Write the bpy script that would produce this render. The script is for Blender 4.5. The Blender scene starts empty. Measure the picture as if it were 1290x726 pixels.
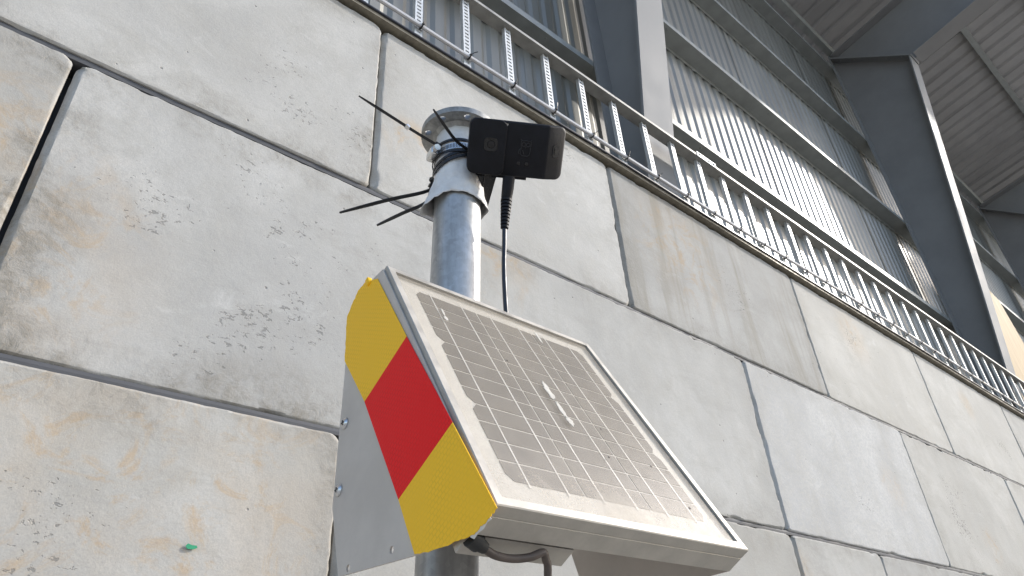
import bpy, bmesh, math, random
from mathutils import Vector, Matrix, noise

random.seed(7)
S = bpy.context.scene
C = S.collection
V = Vector
CZ = 1.74                                   # camera height above the yard

# ---------------------------------------------------------------- camera
cam_data = bpy.data.cameras.new('camera')
cam = bpy.data.objects.new('camera', cam_data)
C.objects.link(cam)
Rx = V((0.762419, -0.644626, -0.056344))
Ry = V((0.318479, 0.449616, -0.834516))
Rz = V((0.563284, 0.618306, 0.548096))
m = Matrix.Identity(4)
for i in range(3):
    m[i][0] = Rx[i]; m[i][1] = -Ry[i]; m[i][2] = -Rz[i]
m[2][3] = CZ
cam.matrix_world = m
cam_data.sensor_width = 36.0
cam_data.lens = 875.5 / 1290 * 36
cam_data.clip_start = 0.02
cam_data.clip_end = 2000
S.camera = cam

# ---------------------------------------------------------------- sky, sun, exposure
SUN = V((2.3, -1.0, 1.60)).normalized()
world = bpy.data.worlds.new('World')
S.world = world
world.use_nodes = True
wn = world.node_tree
sky = wn.nodes.new('ShaderNodeTexSky')
sky.sky_type = 'NISHITA'
sky.sun_disc = False
sky.dust_density = 1.6
sky.sun_elevation = math.asin(SUN.z)
sky.sun_rotation = math.atan2(SUN.x, SUN.y)
bg = wn.nodes['Background']
bg.inputs['Strength'].default_value = 0.15
wn.links.new(sky.outputs[0], bg.inputs['Color'])
sun_data = bpy.data.lights.new('sun', 'SUN')
sun_data.energy = 2.0
sun_data.angle = math.radians(1.5)
sun_data.color = (1.0, 0.955, 0.89)
sun = bpy.data.objects.new('sun', sun_data)
C.objects.link(sun)
sun.rotation_euler = SUN.to_track_quat('Z', 'Y').to_euler()
S.view_settings.view_transform = 'Standard'
S.view_settings.look = 'None'
S.view_settings.gamma = 1.0
S.view_settings.exposure = 1.06
S.cycles.max_bounces = 7
S.cycles.caustics_reflective = False
S.cycles.caustics_refractive = False

# ---------------------------------------------------------------- materials
class NT:
    def __init__(self, name):
        self.m = bpy.data.materials.new(name)
        self.m.use_nodes = True
        self.t = self.m.node_tree
        self.b = self.t.nodes['Principled BSDF']
        self.out = self.t.nodes['Material Output']
    def n(self, kind, **kw):
        x = self.t.nodes.new('ShaderNode' + kind)
        for k, v in kw.items():
            setattr(x, k, v)
        return x
    def put(self, sock, v):
        if hasattr(v, 'is_output') or isinstance(v, bpy.types.NodeSocket):
            self.t.links.new(v, sock)
        elif isinstance(v, (tuple, list)) and len(v) == 3 and sock.type == 'RGBA':
            sock.default_value = (*v, 1)
        else:
            sock.default_value = v
    def math(self, op, a, b=0.0, c=None, clamp=False):
        x = self.n('Math', operation=op, use_clamp=clamp)
        self.put(x.inputs[0], a); self.put(x.inputs[1], b)
        if c is not None:
            self.put(x.inputs[2], c)
        return x.outputs[0]
    def vmath(self, op, a, b):
        x = self.n('VectorMath', operation=op)
        self.put(x.inputs[0], a); self.put(x.inputs[1], b)
        return x.outputs[1] if op in ('LENGTH', 'DISTANCE') else x.outputs[0]
    def noise(self, vec, scale, detail=4, rough=0.55, dist=0.0):
        x = self.n('TexNoise')
        self.put(x.inputs['Vector'], vec)
        x.inputs['Scale'].default_value = scale
        x.inputs['Detail'].default_value = detail
        x.inputs['Roughness'].default_value = rough
        x.inputs['Distortion'].default_value = dist
        return x.outputs['Fac']
    def smooth(self, v, lo, hi, a=0.0, b=1.0):
        x = self.n('MapRange', interpolation_type='SMOOTHSTEP')
        self.put(x.inputs[0], v); self.put(x.inputs[1], lo); self.put(x.inputs[2], hi)
        self.put(x.inputs[3], a); self.put(x.inputs[4], b)
        return x.outputs[0]
    def mix(self, fac, a, b, blend='MIX'):
        x = self.n('Mix', data_type='RGBA', blend_type=blend)
        self.put(x.inputs[0], fac); self.put(x.inputs[6], a); self.put(x.inputs[7], b)
        return x.outputs[2]
    def coord(self, random_shift=True):
        o = self.n('TexCoord').outputs['Object']
        if not random_shift:
            return o
        r = self.n('ObjectInfo').outputs['Random']
        s = self.math('MULTIPLY', r, 61.0)
        return self.vmath('ADD', o, s)
    def attr(self, name, kind='OBJECT'):
        return self.n('Attribute', attribute_type=kind, attribute_name=name).outputs['Fac']
    def bump(self, h, strength, dist):
        x = self.n('Bump')
        x.inputs['Strength'].default_value = strength
        x.inputs['Distance'].default_value = dist
        self.put(x.inputs['Height'], h)
        self.t.links.new(x.outputs[0], self.b.inputs['Normal'])
    def set(self, **kw):
        for k, v in kw.items():
            self.put(self.b.inputs[k.replace('_', ' ')], v)
        return self.m

def simple(name, col, rough=0.5, metal=0.0, var=0.12, scale=18.0, bump=0.0, bscale=120.0, rvar=0.1, **kw):
    k = NT(name)
    v = k.coord()
    n1 = k.noise(v, scale, 5, 0.6)
    f = k.smooth(n1, 0.3, 0.7)
    lo = tuple(c * (1 - var) for c in col); hi = tuple(min(1, c * (1 + var)) for c in col)
    k.set(Base_Color=k.mix(f, lo, hi), Roughness=k.smooth(n1, 0.25, 0.75, max(0.02, rough - rvar), min(1, rough + rvar)), Metallic=metal, **kw)
    if bump:
        k.bump(k.noise(v, bscale, 4, 0.6), bump, 0.002)
    return k.m

def concrete_block_material():
    k = NT('cast concrete')
    o = k.coord(False)
    v = k.coord()
    big = k.noise(v, 1.7, 6, 0.6, 0.6)
    mid = k.noise(v, 8.0, 8, 0.68, 0.3)
    fine = k.noise(v, 70.0, 5, 0.7)
    grit = k.noise(v, 260.0, 2, 0.6)
    tone = k.attr('tone'); warm = k.attr('warm'); grain = k.attr('grain')
    col = k.mix(k.smooth(big, 0.3, 0.72), (0.375, 0.370, 0.355), (0.50, 0.494, 0.474))
    col = k.mix(k.smooth(mid, 0.40, 0.70, 0.0, 0.55), col, (0.38, 0.37, 0.345))
    smear = k.smooth(k.noise(k.vmath('MULTIPLY', v, (1.0, 1.0, 2.2)), 3.4, 8, 0.72, 1.0), 0.50, 0.68, 0.0, 0.42)
    col = k.mix(smear, col, (0.33, 0.32, 0.295))
    col = k.mix(k.math('MULTIPLY', warm, 0.35), col, (0.52, 0.475, 0.385), 'MIX')
    # wash marks running down
    sv = k.vmath('MULTIPLY', v, (9.0, 9.0, 0.7))
    st = k.smooth(k.noise(sv, 1.0, 5, 0.6, 0.4), 0.46, 0.75)
    col = k.mix(k.math('MULTIPLY', st, k.attr('streak')), col, (0.30, 0.275, 0.225))
    # pale scuffs
    sc = k.smooth(k.noise(k.vmath('MULTIPLY', v, (3.0, 3.0, 5.0)), 1.6, 7, 0.7, 1.2), 0.60, 0.72, 0.0, 0.4)
    col = k.mix(sc, col, (0.57, 0.565, 0.545))
    # ochre staining round one spot
    def radial(px, pz, pr, fz=1.0):
        x = k.n('SeparateXYZ'); k.put(x.inputs[0], o)
        dx = k.math('SUBTRACT', x.outputs[0], k.attr(px))
        dz = k.math('MULTIPLY', k.math('SUBTRACT', x.outputs[2], k.attr(pz)), fz)
        d = k.math('SQRT', k.math('ADD', k.math('MULTIPLY', dx, dx), k.math('MULTIPLY', dz, dz)))
        return k.smooth(k.math('DIVIDE', d, k.attr(pr)), 0.25, 1.0, 1.0, 0.0)
    ro = radial('och_x', 'och_z', 'och_r')
    on = k.smooth(k.noise(v, 7.0, 7, 0.72, 1.5), 0.47, 0.66)
    on2 = k.smooth(k.noise(v, 2.4, 4, 0.6), 0.40, 0.65, 0.0, 0.45)
    col = k.mix(k.math('MULTIPLY', k.math('MULTIPLY', ro, k.math('MAXIMUM', on, on2)), 0.55), col, (0.46, 0.31, 0.155))
    # dark air holes and scabs in clusters
    rp = radial('pit_x', 'pit_z', 'pit_r', 1.0)
    cl = k.smooth(k.noise(v, 3.5, 3, 0.6), 0.40, 0.62)
    clump = k.math('ADD', k.math('MULTIPLY', rp, cl), k.math('MULTIPLY', k.smooth(k.noise(v, 2.1, 3, 0.5), 0.55, 0.75), 0.35), clamp=True)
    pv = k.vmath('MULTIPLY', v, (1.0, 1.0, 1.7))
    pn = k.noise(pv, 56.0, 4, 0.66, 0.5)
    thr = k.math('SUBTRACT', 0.75, k.math('MULTIPLY', clump, 0.205))
    pit = k.smooth(pn, thr, k.math('ADD', thr, 0.045))
    col = k.mix(k.math('MULTIPLY', pit, 0.62), col, (0.15, 0.148, 0.14))
    # single small round air holes
    vo = k.n('TexVoronoi'); k.put(vo.inputs['Vector'], v); vo.inputs['Scale'].default_value = 21.0
    rr = k.n('SeparateColor'); k.put(rr.inputs[0], vo.outputs['Color'])
    hole = k.math('MULTIPLY', k.smooth(vo.outputs['Distance'], 0.06, 0.10, 1.0, 0.0), k.math('GREATER_THAN', rr.outputs[0], 0.90))
    col = k.mix(k.math('MULTIPLY', hole, 0.6), col, (0.16, 0.155, 0.15))
    # grainy face
    gm = k.math('MULTIPLY', k.smooth(fine, 0.42, 0.62), grain)
    col = k.mix(k.math('MULTIPLY', gm, 0.5), col, (0.33, 0.335, 0.35))
    # rubbed, dirty arrises
    ed = k.attr('edge', 'GEOMETRY')
    en = k.smooth(k.noise(v, 4.5, 6, 0.7), 0.38, 0.62, 0.08, 1.0)
    ed = k.math('POWER', ed, 0.75)
    en2 = k.smooth(k.noise(v, 22.0, 7, 0.75, 0.8), 0.36, 0.62, 0.35, 1.0)
    edge = k.math('MULTIPLY', k.math('MULTIPLY', k.math('MULTIPLY', ed, en), en2), k.math('MULTIPLY', k.attr('edge_dirt'), 1.35), clamp=True)
    col = k.mix(edge, col, (0.235, 0.215, 0.18))
    col = k.mix(k.smooth(grit, 0.35, 0.7, 0.0, 0.22), col, (0.25, 0.25, 0.25))
    tn = k.n('CombineColor')
    for i in range(3):
        k.put(tn.inputs[i], tone)
    col = k.mix(1.0, col, tn.outputs[0], 'MULTIPLY')
    k.set(Base_Color=col, Roughness=0.88)
    k.b.inputs['Specular IOR Level'].default_value = 0.25
    h = k.math('ADD', k.math('MULTIPLY', mid, 0.5), k.math('MULTIPLY', fine, k.math('ADD', 0.22, k.math('MULTIPLY', edge, 0.5))))
    h = k.math('ADD', h, k.math('MULTIPLY', grit, 0.06))
    h = k.math('SUBTRACT', h, k.math('MULTIPLY', pit, 0.45))
    h = k.math('SUBTRACT', h, k.math('MULTIPLY', hole, 0.6))
    k.bump(h, 0.55, 0.006)
    return k.m

def galvanised(name, col, rough, metal, scale=14.0):
    k = NT(name)
    v = k.coord()
    vo = k.n('TexVoronoi'); k.put(vo.inputs['Vector'], v); vo.inputs['Scale'].default_value = scale * 9
    rr = k.n('SeparateColor'); k.put(rr.inputs[0], vo.outputs['Color'])
    n1 = k.noise(v, scale, 6, 0.65, 0.5)
    sv = k.vmath('MULTIPLY', v, (1.0, 1.0, 0.12))
    n2 = k.noise(sv, scale * 3, 5, 0.6)
    f = k.math('ADD', k.math('MULTIPLY', rr.outputs[0], 0.10), k.math('ADD', k.math('MULTIPLY', n1, 0.35), k.math('MULTIPLY', n2, 0.65)))
    c = k.mix(k.smooth(f, 0.35, 0.75), tuple(x * 0.62 for x in col), col)
    scab = k.smooth(k.noise(v, scale * 2.2, 7, 0.7), 0.62, 0.70, 0.0, 0.5)
    c = k.mix(scab, c, (0.30, 0.31, 0.33))
    k.set(Base_Color=c, Metallic=metal, Roughness=k.smooth(f, 0.3, 0.8, rough + 0.12, rough - 0.08))
    k.bump(n1, 0.12, 0.002)
    return k.m

def cladding_material():
    k = NT('coated steel sheet')
    v = k.coord()
    n1 = k.noise(k.vmath('MULTIPLY', v, (5.0, 5.0, 0.5)), 1.0, 5, 0.6)
    n2 = k.noise(v, 30.0, 4, 0.6)
    c = k.mix(k.smooth(n1, 0.3, 0.7), (0.225, 0.222, 0.205), (0.275, 0.272, 0.25))
    k.set(Base_Color=c, Metallic=0.38, Roughness=k.smooth(n1, 0.25, 0.75, 0.38, 0.46))
    k.b.inputs['Anisotropic'].default_value = 0.0
    k.bump(k.noise(k.vmath('MULTIPLY', v, (3.0, 3.0, 1.2)), 1.0, 3, 0.5), 0.12, 0.02)
    return k.m

def tape_material(name, col):
    k = NT(name)
    o = k.coord(False)
    # honeycomb of the retroreflective film: small cells, darker seams
    x = k.n('SeparateXYZ'); k.put(x.inputs[0], o)
    cv = k.n('CombineXYZ'); k.put(cv.inputs[0], x.outputs[1]); k.put(cv.inputs[1], x.outputs[0])
    br = k.n('TexBrick'); k.put(br.inputs['Vector'], cv.outputs[0])
    br.inputs['Scale'].default_value = 1.0
    br.inputs['Brick Width'].default_value = 0.0062
    br.inputs['Row Height'].default_value = 0.0046
    br.inputs['Mortar Size'].default_value = 0.0008
    br.inputs['Mortar Smooth'].default_value = 0.6
    n1 = k.noise(o, 16.0, 5, 0.6)
    seam = k.math('MULTIPLY', br.outputs['Fac'], k.smooth(n1, 0.35, 0.62, 0.05, 0.65))
    c = k.mix(k.smooth(n1, 0.3, 0.7), tuple(q * 0.95 for q in col), col)
    c = k.mix(seam, c, tuple(q * 0.80 for q in col))
    dirt = k.smooth(k.noise(o, 55.0, 6, 0.7), 0.66, 0.78, 0.0, 0.3)
    c = k.mix(dirt, c, tuple(q * 0.5 for q in col))
    k.set(Base_Color=c, Roughness=0.42)
    k.b.inputs['Specular IOR Level'].default_value = 0.12
    k.b.inputs['Coat Weight'].default_value = 0.02
    k.b.inputs['Coat Roughness'].default_value = 0.25
    k.bump(k.math('ADD', k.math('MULTIPLY', br.outputs['Fac'], 0.3), k.noise(o, 26.0, 4, 0.6)), 0.18, 0.002)
    return k.m

def dusty_glass():
    k = NT('dusty panel glass')
    o = k.coord(False)
    n1 = k.noise(o, 9.0, 7, 0.65, 0.4)
    n2 = k.noise(o, 420.0, 3, 0.7)
    n3 = k.noise(o, 150.0, 4, 0.7)
    x = k.n('SeparateXYZ'); k.put(x.inputs[0], o)
    low = k.smooth(x.outputs[1], 0.015, 0.085, 0.24, 0.0)          # silt left along the lower edge
    up = k.smooth(x.outputs[1], 0.33, 0.385, 0.0, 0.10)
    d = k.math('ADD', k.smooth(n1, 0.3, 0.75, 0.29, 0.40), k.math('ADD', k.math('MULTIPLY', low, k.smooth(n1, 0.25, 0.6)), up))
    d = k.math('ADD', d, k.smooth(n2, 0.4, 0.7, -0.025, 0.05))
    d = k.math('ADD', d, k.smooth(n3, 0.58, 0.75, 0.0, 0.06), clamp=True)
    front = k.math('SUBTRACT', 1.0, k.n('NewGeometry').outputs['Backfacing'])
    d = k.math('MULTIPLY', d, front)
    tr = k.n('BsdfTransparent')
    df = k.n('BsdfDiffuse'); df.inputs['Color'].default_value = (0.52, 0.465, 0.385, 1)
    gl = k.n('BsdfGlossy'); gl.inputs['Color'].default_value = (1, 1, 1, 1)
    k.put(gl.inputs['Roughness'], k.smooth(n3, 0.3, 0.7, 0.14, 0.22))
    m1 = k.n('MixShader'); k.put(m1.inputs[0], d); k.put(m1.inputs[1], tr.outputs[0]); k.put(m1.inputs[2], df.outputs[0])
    fr = k.n('Fresnel'); fr.inputs['IOR'].default_value = 1.42
    bp = k.n('Bump'); bp.inputs['Strength'].default_value = 0.05; bp.inputs['Distance'].default_value = 0.0003
    k.put(bp.inputs['Height'], n2)
    k.t.links.new(bp.outputs[0], gl.inputs['Normal'])
    m2 = k.n('MixShader'); k.put(m2.inputs[0], k.math('MULTIPLY', fr.outputs[0], k.math('MULTIPLY', front, 0.45))); k.put(m2.inputs[1], m1.outputs[0]); k.put(m2.inputs[2], gl.outputs[0])
    k.t.links.new(m2.outputs[0], k.out.inputs['Surface'])
    return k.m

def plywood_material():
    k = NT('plywood')
    v = k.coord()
    w = k.noise(k.vmath('MULTIPLY', v, (14.0, 14.0, 1.2)), 1.0, 6, 0.6, 1.0)
    k.set(Base_Color=k.mix(k.smooth(w, 0.3, 0.7), (0.38, 0.27, 0.13), (0.30, 0.20, 0.085)), Roughness=0.7)
    return k.m

M = {}
M['concrete'] = concrete_block_material()
M['slate'] = simple('dark joint strip', (0.075, 0.077, 0.085), 0.7, 0, 0.15, 8, 0.1, 60)
M['yard'] = simple('yard concrete', (0.29, 0.28, 0.26), 0.9, 0, 0.2, 1.4, 0.4, 30)
M['pole'] = galvanised('galvanised pole', (0.47, 0.475, 0.475), 0.44, 0.62, 16)
M['flange'] = galvanised('weathered flange', (0.40, 0.40, 0.39), 0.55, 0.55, 24)
M['strut'] = galvanised('bright galvanised strut', (0.70, 0.72, 0.72), 0.46, 0.5, 20)
M['rail'] = simple('galvanised rail', (0.31, 0.305, 0.285), 0.5, 0.4, 0.14, 16, 0.05, 60)
M['cap'] = galvanised('stained capping steel', (0.27, 0.24, 0.185), 0.6, 0.3, 9)
M['clad'] = cladding_material()
M['girt'] = simple('galvanised girt', (0.33, 0.345, 0.335), 0.5, 0.4, 0.10, 7, 0.05, 40)
M['paint'] = simple('blue grey steel paint', (0.262, 0.262, 0.264), 0.66, 0.0, 0.06, 3, 0.08, 60, Specular_IOR_Level=0.22)
M['roof'] = simple('roof sheet underside', (0.33, 0.325, 0.322), 0.6, 0.05, 0.10, 2)
M['black'] = simple('black moulded plastic', (0.0115, 0.012, 0.0155), 0.50, 0, 0.2, 40, 0.25, 900, Specular_IOR_Level=0.18)
M['black_gloss'] = simple('glossy black plastic', (0.012, 0.012, 0.013), 0.25, 0, 0.2, 40)
M['emblem'] = simple('moulded emblem', (0.020, 0.021, 0.025), 0.35, 0, 0.1, 40)
M['lens'] = simple('lens glass', (0.006, 0.006, 0.008), 0.06, 0, 0.1, 40)
M['tie'] = simple('black nylon', (0.013, 0.013, 0.014), 0.38, 0, 0.2, 60)
M['cord'] = simple('black cord jacket', (0.014, 0.016, 0.024), 0.4, 0, 0.2, 60)
M['brown_cord'] = simple('faded brown cord jacket', (0.085, 0.065, 0.055), 0.6, 0, 0.2, 60)
M['white_cable'] = simple('white cable sheath', (0.62, 0.62, 0.645), 0.4, 0, 0.05, 20)
M['alu'] = simple('anodised aluminium', (0.42, 0.395, 0.355), 0.5, 0.3, 0.12, 30, 0.1, 200)
M['plate'] = simple('brushed grey sheet steel', (0.53, 0.485, 0.44), 0.6, 0.10, 0.08, 14, 0.1, 300)
M['rivet'] = simple('steel rivet', (0.55, 0.55, 0.56), 0.3, 0.9, 0.1, 40)
M['back'] = simple('white panel backsheet', (0.62, 0.59, 0.535), 0.6, 0, 0.04, 40)
M['cell'] = simple('silicon cell', (0.050, 0.045, 0.043), 0.4, 0.0, 0.15, 60)
M['bus'] = simple('tinned ribbon', (0.80, 0.79, 0.76), 0.4, 0.3, 0.05, 60)
M['dropping'] = simple('dried white splash', (0.50, 0.475, 0.43), 0.9, 0, 0.12, 200)
M['yellow'] = tape_material('yellow reflective film', (1.0, 0.575, 0.035))
M['red'] = tape_material('red reflective film', (0.88, 0.014, 0.018))
M['silver_tape'] = simple('silver cloth tape', (0.68, 0.68, 0.685), 0.7, 0.0, 0.10, 30, 0.9, 120)
M['clamp'] = simple('clamp steel', (0.68, 0.68, 0.67), 0.3, 0.85, 0.08, 60)
M['glass'] = dusty_glass()
M['ply'] = plywood_material()
M['green'] = simple('green paint fleck', (0.02, 0.26, 0.13), 0.6)
M['rubber_and_hole_shade'] = simple('dark rubber and hole shade', (0.02, 0.02, 0.02), 0.7)  # gland rubber; the dark colour also paints the shade in holes and slots

# ---------------------------------------------------------------- helpers
def link(name, me, mat, parent=None):
    o = bpy.data.objects.new(name, me)
    C.objects.link(o)
    if mat is not None and len(me.materials) == 0:
        me.materials.append(mat)
    if parent is not None:
        o.parent = parent
    return o

def obj(name, bm, mat, parent=None, smooth=False):
    bmesh.ops.recalc_face_normals(bm, faces=bm.faces[:])
    me = bpy.data.meshes.new(name)
    bm.to_mesh(me); bm.free()
    if smooth:
        me.shade_smooth()
        try:
            me.set_sharp_from_angle(angle=math.radians(38))
        except Exception:
            pass
    return link(name, me, mat, parent)

def tag(o, label=None, cat=None, group=None, kind=None):
    if label: o['label'] = label
    if cat: o['category'] = cat
    if group: o['group'] = group
    if kind: o['kind'] = kind
    return o

def empty(name, loc, label, cat, group=None):
    o = bpy.data.objects.new(name, None)
    C.objects.link(o)
    o.location = loc
    o.empty_display_size = 0.05
    return tag(o, label, cat, group)

def box(bm, lo, hi, M4=None, bev=0.0, seg=1):
    vs = [bm.verts.new(V((x, y, z))) for x in (lo[0], hi[0]) for y in (lo[1], hi[1]) for z in (lo[2], hi[2])]
    fs = []
    for q in ((0, 1, 3, 2), (4, 6, 7, 5), (0, 4, 5, 1), (2, 3, 7, 6), (0, 2, 6, 4), (1, 5, 7, 3)):
        fs.append(bm.faces.new([vs[i] for i in q]))
    if bev:
        es = list({e for f in fs for e in f.edges})
        r = bmesh.ops.bevel(bm, geom=es, offset=bev, segments=seg, profile=0.5, affect='EDGES')
        vs = list({v for f in r['faces'] for v in f.verts} | {v for v in vs if v.is_valid})
    if M4 is not None:
        for v in vs:
            v.co = M4 @ v.co
    return vs

def tube(bm, pts, r, n=8, cap=True, radii=None):
    pts = [V(p) for p in pts]
    rings = []
    up = None
    for i, p in enumerate(pts):
        t = (pts[min(i + 1, len(pts) - 1)] - pts[max(i - 1, 0)]).normalized()
        if up is None:
            a = V((0, 0, 1)) if abs(t.z) < 0.9 else V((1, 0, 0))
            up = (a - t * a.dot(t)).normalized()
        else:
            up = (up - t * up.dot(t)).normalized()
        w = t.cross(up)
        rr = radii[i] if radii else r
        rings.append([bm.verts.new(p + (up * math.cos(2 * math.pi * k / n) + w * math.sin(2 * math.pi * k / n)) * rr) for k in range(n)])
    for a, b in zip(rings, rings[1:]):
        for k in range(n):
            bm.faces.new((a[k], a[(k + 1) % n], b[(k + 1) % n], b[k]))
    if cap:
        bm.faces.new(rings[0][::-1]); bm.faces.new(rings[-1])
    return rings

def ribbon(bm, pts, side, w, th):
    """flat strap through pts, wide along `side`"""
    pts = [V(p) for p in pts]
    rings = []
    for i, p in enumerate(pts):
        t = (pts[min(i + 1, len(pts) - 1)] - pts[max(i - 1, 0)]).normalized()
        s = (V(side) - t * V(side).dot(t)).normalized()
        nn = t.cross(s)
        ww = w if not hasattr(w, '__len__') else w[i]
        rings.append([bm.verts.new(p + s * a * ww / 2 + nn * b * th / 2) for a, b in ((-1, -1), (1, -1), (1, 1), (-1, 1))])
    for a, b in zip(rings, rings[1:]):
        for k in range(4):
            bm.faces.new((a[k], a[(k + 1) % 4], b[(k + 1) % 4], b[k]))
    bm.faces.new(rings[0][::-1]); bm.faces.new(rings[-1])

def smooth_path(pts, n=6):
    pts = [V(p) for p in pts]
    out = []
    for i in range(len(pts) - 1):
        p0 = pts[max(i - 1, 0)]; p1 = pts[i]; p2 = pts[i + 1]; p3 = pts[min(i + 2, len(pts) - 1)]
        for k in range(n):
            t = k / n
            out.append(0.5 * ((2 * p1) + (p2 - p0) * t + (2 * p0 - 5 * p1 + 4 * p2 - p3) * t * t + (3 * p1 - p0 - 3 * p2 + p3) * t ** 3))
    out.append(pts[-1])
    return out

def frame_matrix(O, x, y, z):
    mm = Matrix.Identity(4)
    for i in range(3):
        mm[i][0] = x[i]; mm[i][1] = y[i]; mm[i][2] = z[i]; mm[i][3] = O[i]
    return mm

def prism(bm, poly, d0, d1, M4=None):
    a = [bm.verts.new(V((p[0], p[1], d0))) for p in poly]
    b = [bm.verts.new(V((p[0], p[1], d1))) for p in poly]
    n = len(poly)
    bm.faces.new(a[::-1]); bm.faces.new(b)
    for i in range(n):
        bm.faces.new((a[i], a[(i + 1) % n], b[(i + 1) % n], b[i]))
    if M4 is not None:
        for v in a + b:
            v.co = M4 @ v.co
    return a + b

def holed_sheet(name, loops, thick, mat, parent, M4, bevel=0.0):
    """flat sheet with cut holes: the first loop is the outline"""
    cu = bpy.data.curves.new(name, 'CURVE')
    cu.dimensions = '2D'; cu.fill_mode = 'BOTH'; cu.extrude = thick / 2
    for lp in loops:
        sp = cu.splines.new('POLY'); sp.points.add(len(lp) - 1); sp.use_cyclic_u = True
        for i, p in enumerate(lp):
            sp.points[i].co = (p[0], p[1], 0, 1)
    t = bpy.data.objects.new(name + '_tmp', cu)
    C.objects.link(t)
    dg = bpy.context.evaluated_depsgraph_get()
    me = bpy.data.meshes.new_from_object(t.evaluated_get(dg))
    bpy.data.objects.remove(t); bpy.data.curves.remove(cu)
    me.name = name
    me.transform(M4)
    me.materials.clear()
    return link(name, me, mat, parent)

def circle(cx, cy, r, n=24, a0=0.0):
    return [(cx + r * math.cos(a0 + 2 * math.pi * i / n), cy + r * math.sin(a0 + 2 * math.pi * i / n)) for i in range(n)]

def W(x, y, z):                                # heights are given from the camera's eye level
    return V((x, y, z + CZ))

# ---------------------------------------------------------------- ground
bm = bmesh.new()
g = 300
vs = [bm.verts.new(p) for p in ((-g, -g, 0), (g, -g, 0), (g, g, 0), (-g, g, 0))]
bm.faces.new(vs)
tag(obj('yard_ground', bm, M['yard']), kind='structure')

# ---------------------------------------------------------------- concrete block wall
WY = 1.48
WALL_TOP = 2.265
wall = empty('concrete_block_wall', (2.0, WY, 0), 'tall wall of large pale concrete blocks running behind the pole', 'wall')
COURSES = [(1.461, 2.265), (0.6616, 1.461), (-0.139, 0.6616), (-0.939, -0.139), (-1.74, -0.939)]
JOINTS = [
    [-2.41, -0.81, 0.784, 2.00, 3.60, 5.28, 7.05, 8.75, 10.45, 12.15, 13.85, 15.55, 17.25, 18.95, 20.65, 22.35, 24.05, 25.75],
    [-3.25, -1.65, -0.03, 1.18, 2.78, 4.43, 6.17, 7.87, 9.57, 11.27, 12.97, 14.67, 16.37, 18.07, 19.77, 21.47, 23.17, 24.87],
    [-2.45, -0.85, 0.755, 2.80, 3.585, 5.25, 6.95, 8.65, 10.35, 12.05, 13.75, 15.45, 17.15, 18.85, 20.55, 22.25, 23.95, 25.65],
    [-3.25, -1.65, -0.05, 1.55, 3.20, 4.85, 6.50, 8.15, 9.80, 11.45, 13.10, 14.75, 16.40, 18.05, 19.70, 21.35, 23.0, 24.65],
    [-2.45, -0.85, 0.755, 2.40, 4.05, 5.70, 7.35, 9.0, 10.65, 12.3, 13.95, 15.6, 17.25, 18.9, 20.55, 22.2, 23.85, 25.5],
]
# look of the blocks that face the camera: (course, index) -> properties
LOOK = {
    (0, 1): dict(tone=1.0, warm=0.15, streak=0.05, pit=(0.62, -0.20, 0.40), edge_dirt=0.55),
    (0, 2): dict(tone=1.08, warm=0.25, streak=0.06, pit=(0.3, 0.3, 0.2), edge_dirt=0.40),
    (0, 3): dict(tone=0.82, warm=0.20, streak=0.85, och=(-0.35, 0.10, 0.45), pit=(0.1, 0.0, 0.3), edge_dirt=0.45),
    (0, 4): dict(tone=1.04, warm=0.75, streak=0.10, och=(-0.18, 0.20, 0.26), edge_dirt=0.35),
    (0, 5): dict(tone=1.04, warm=0.6, streak=0.06, edge_dirt=0.3),
    (1, 1): dict(tone=0.92, warm=0.35, streak=0.12, pit=(0.55, -0.2, 0.5), edge_dirt=0.95, och=(0.65, 0.0, 0.4)),
    (1, 2): dict(tone=0.97, warm=0.05, streak=0.05, pit=(-0.10, 0.0, 0.62), edge_dirt=0.85, och=(-0.62, -0.15, 0.42)),
    (1, 3): dict(tone=0.98, warm=0.2, streak=0.14, pit=(0.5, 0.1, 0.3), och=(-0.7, 0.35, 0.25), edge_dirt=0.35),
    (1, 4): dict(tone=1.12, warm=0.0, streak=0.20, grain=1.0, pit=(0.0, -0.1, 0.2), edge_dirt=0.25),
    (1, 5): dict(tone=0.98, warm=0.55, streak=0.10, pit=(-0.35, -0.05, 0.42), edge_dirt=0.35),
    (2, 1): dict(tone=0.98, warm=0.45, streak=0.08, pit=(0.1, -0.05, 0.42), och=(0.35, 0.18, 0.75), edge_dirt=0.6),
}
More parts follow.
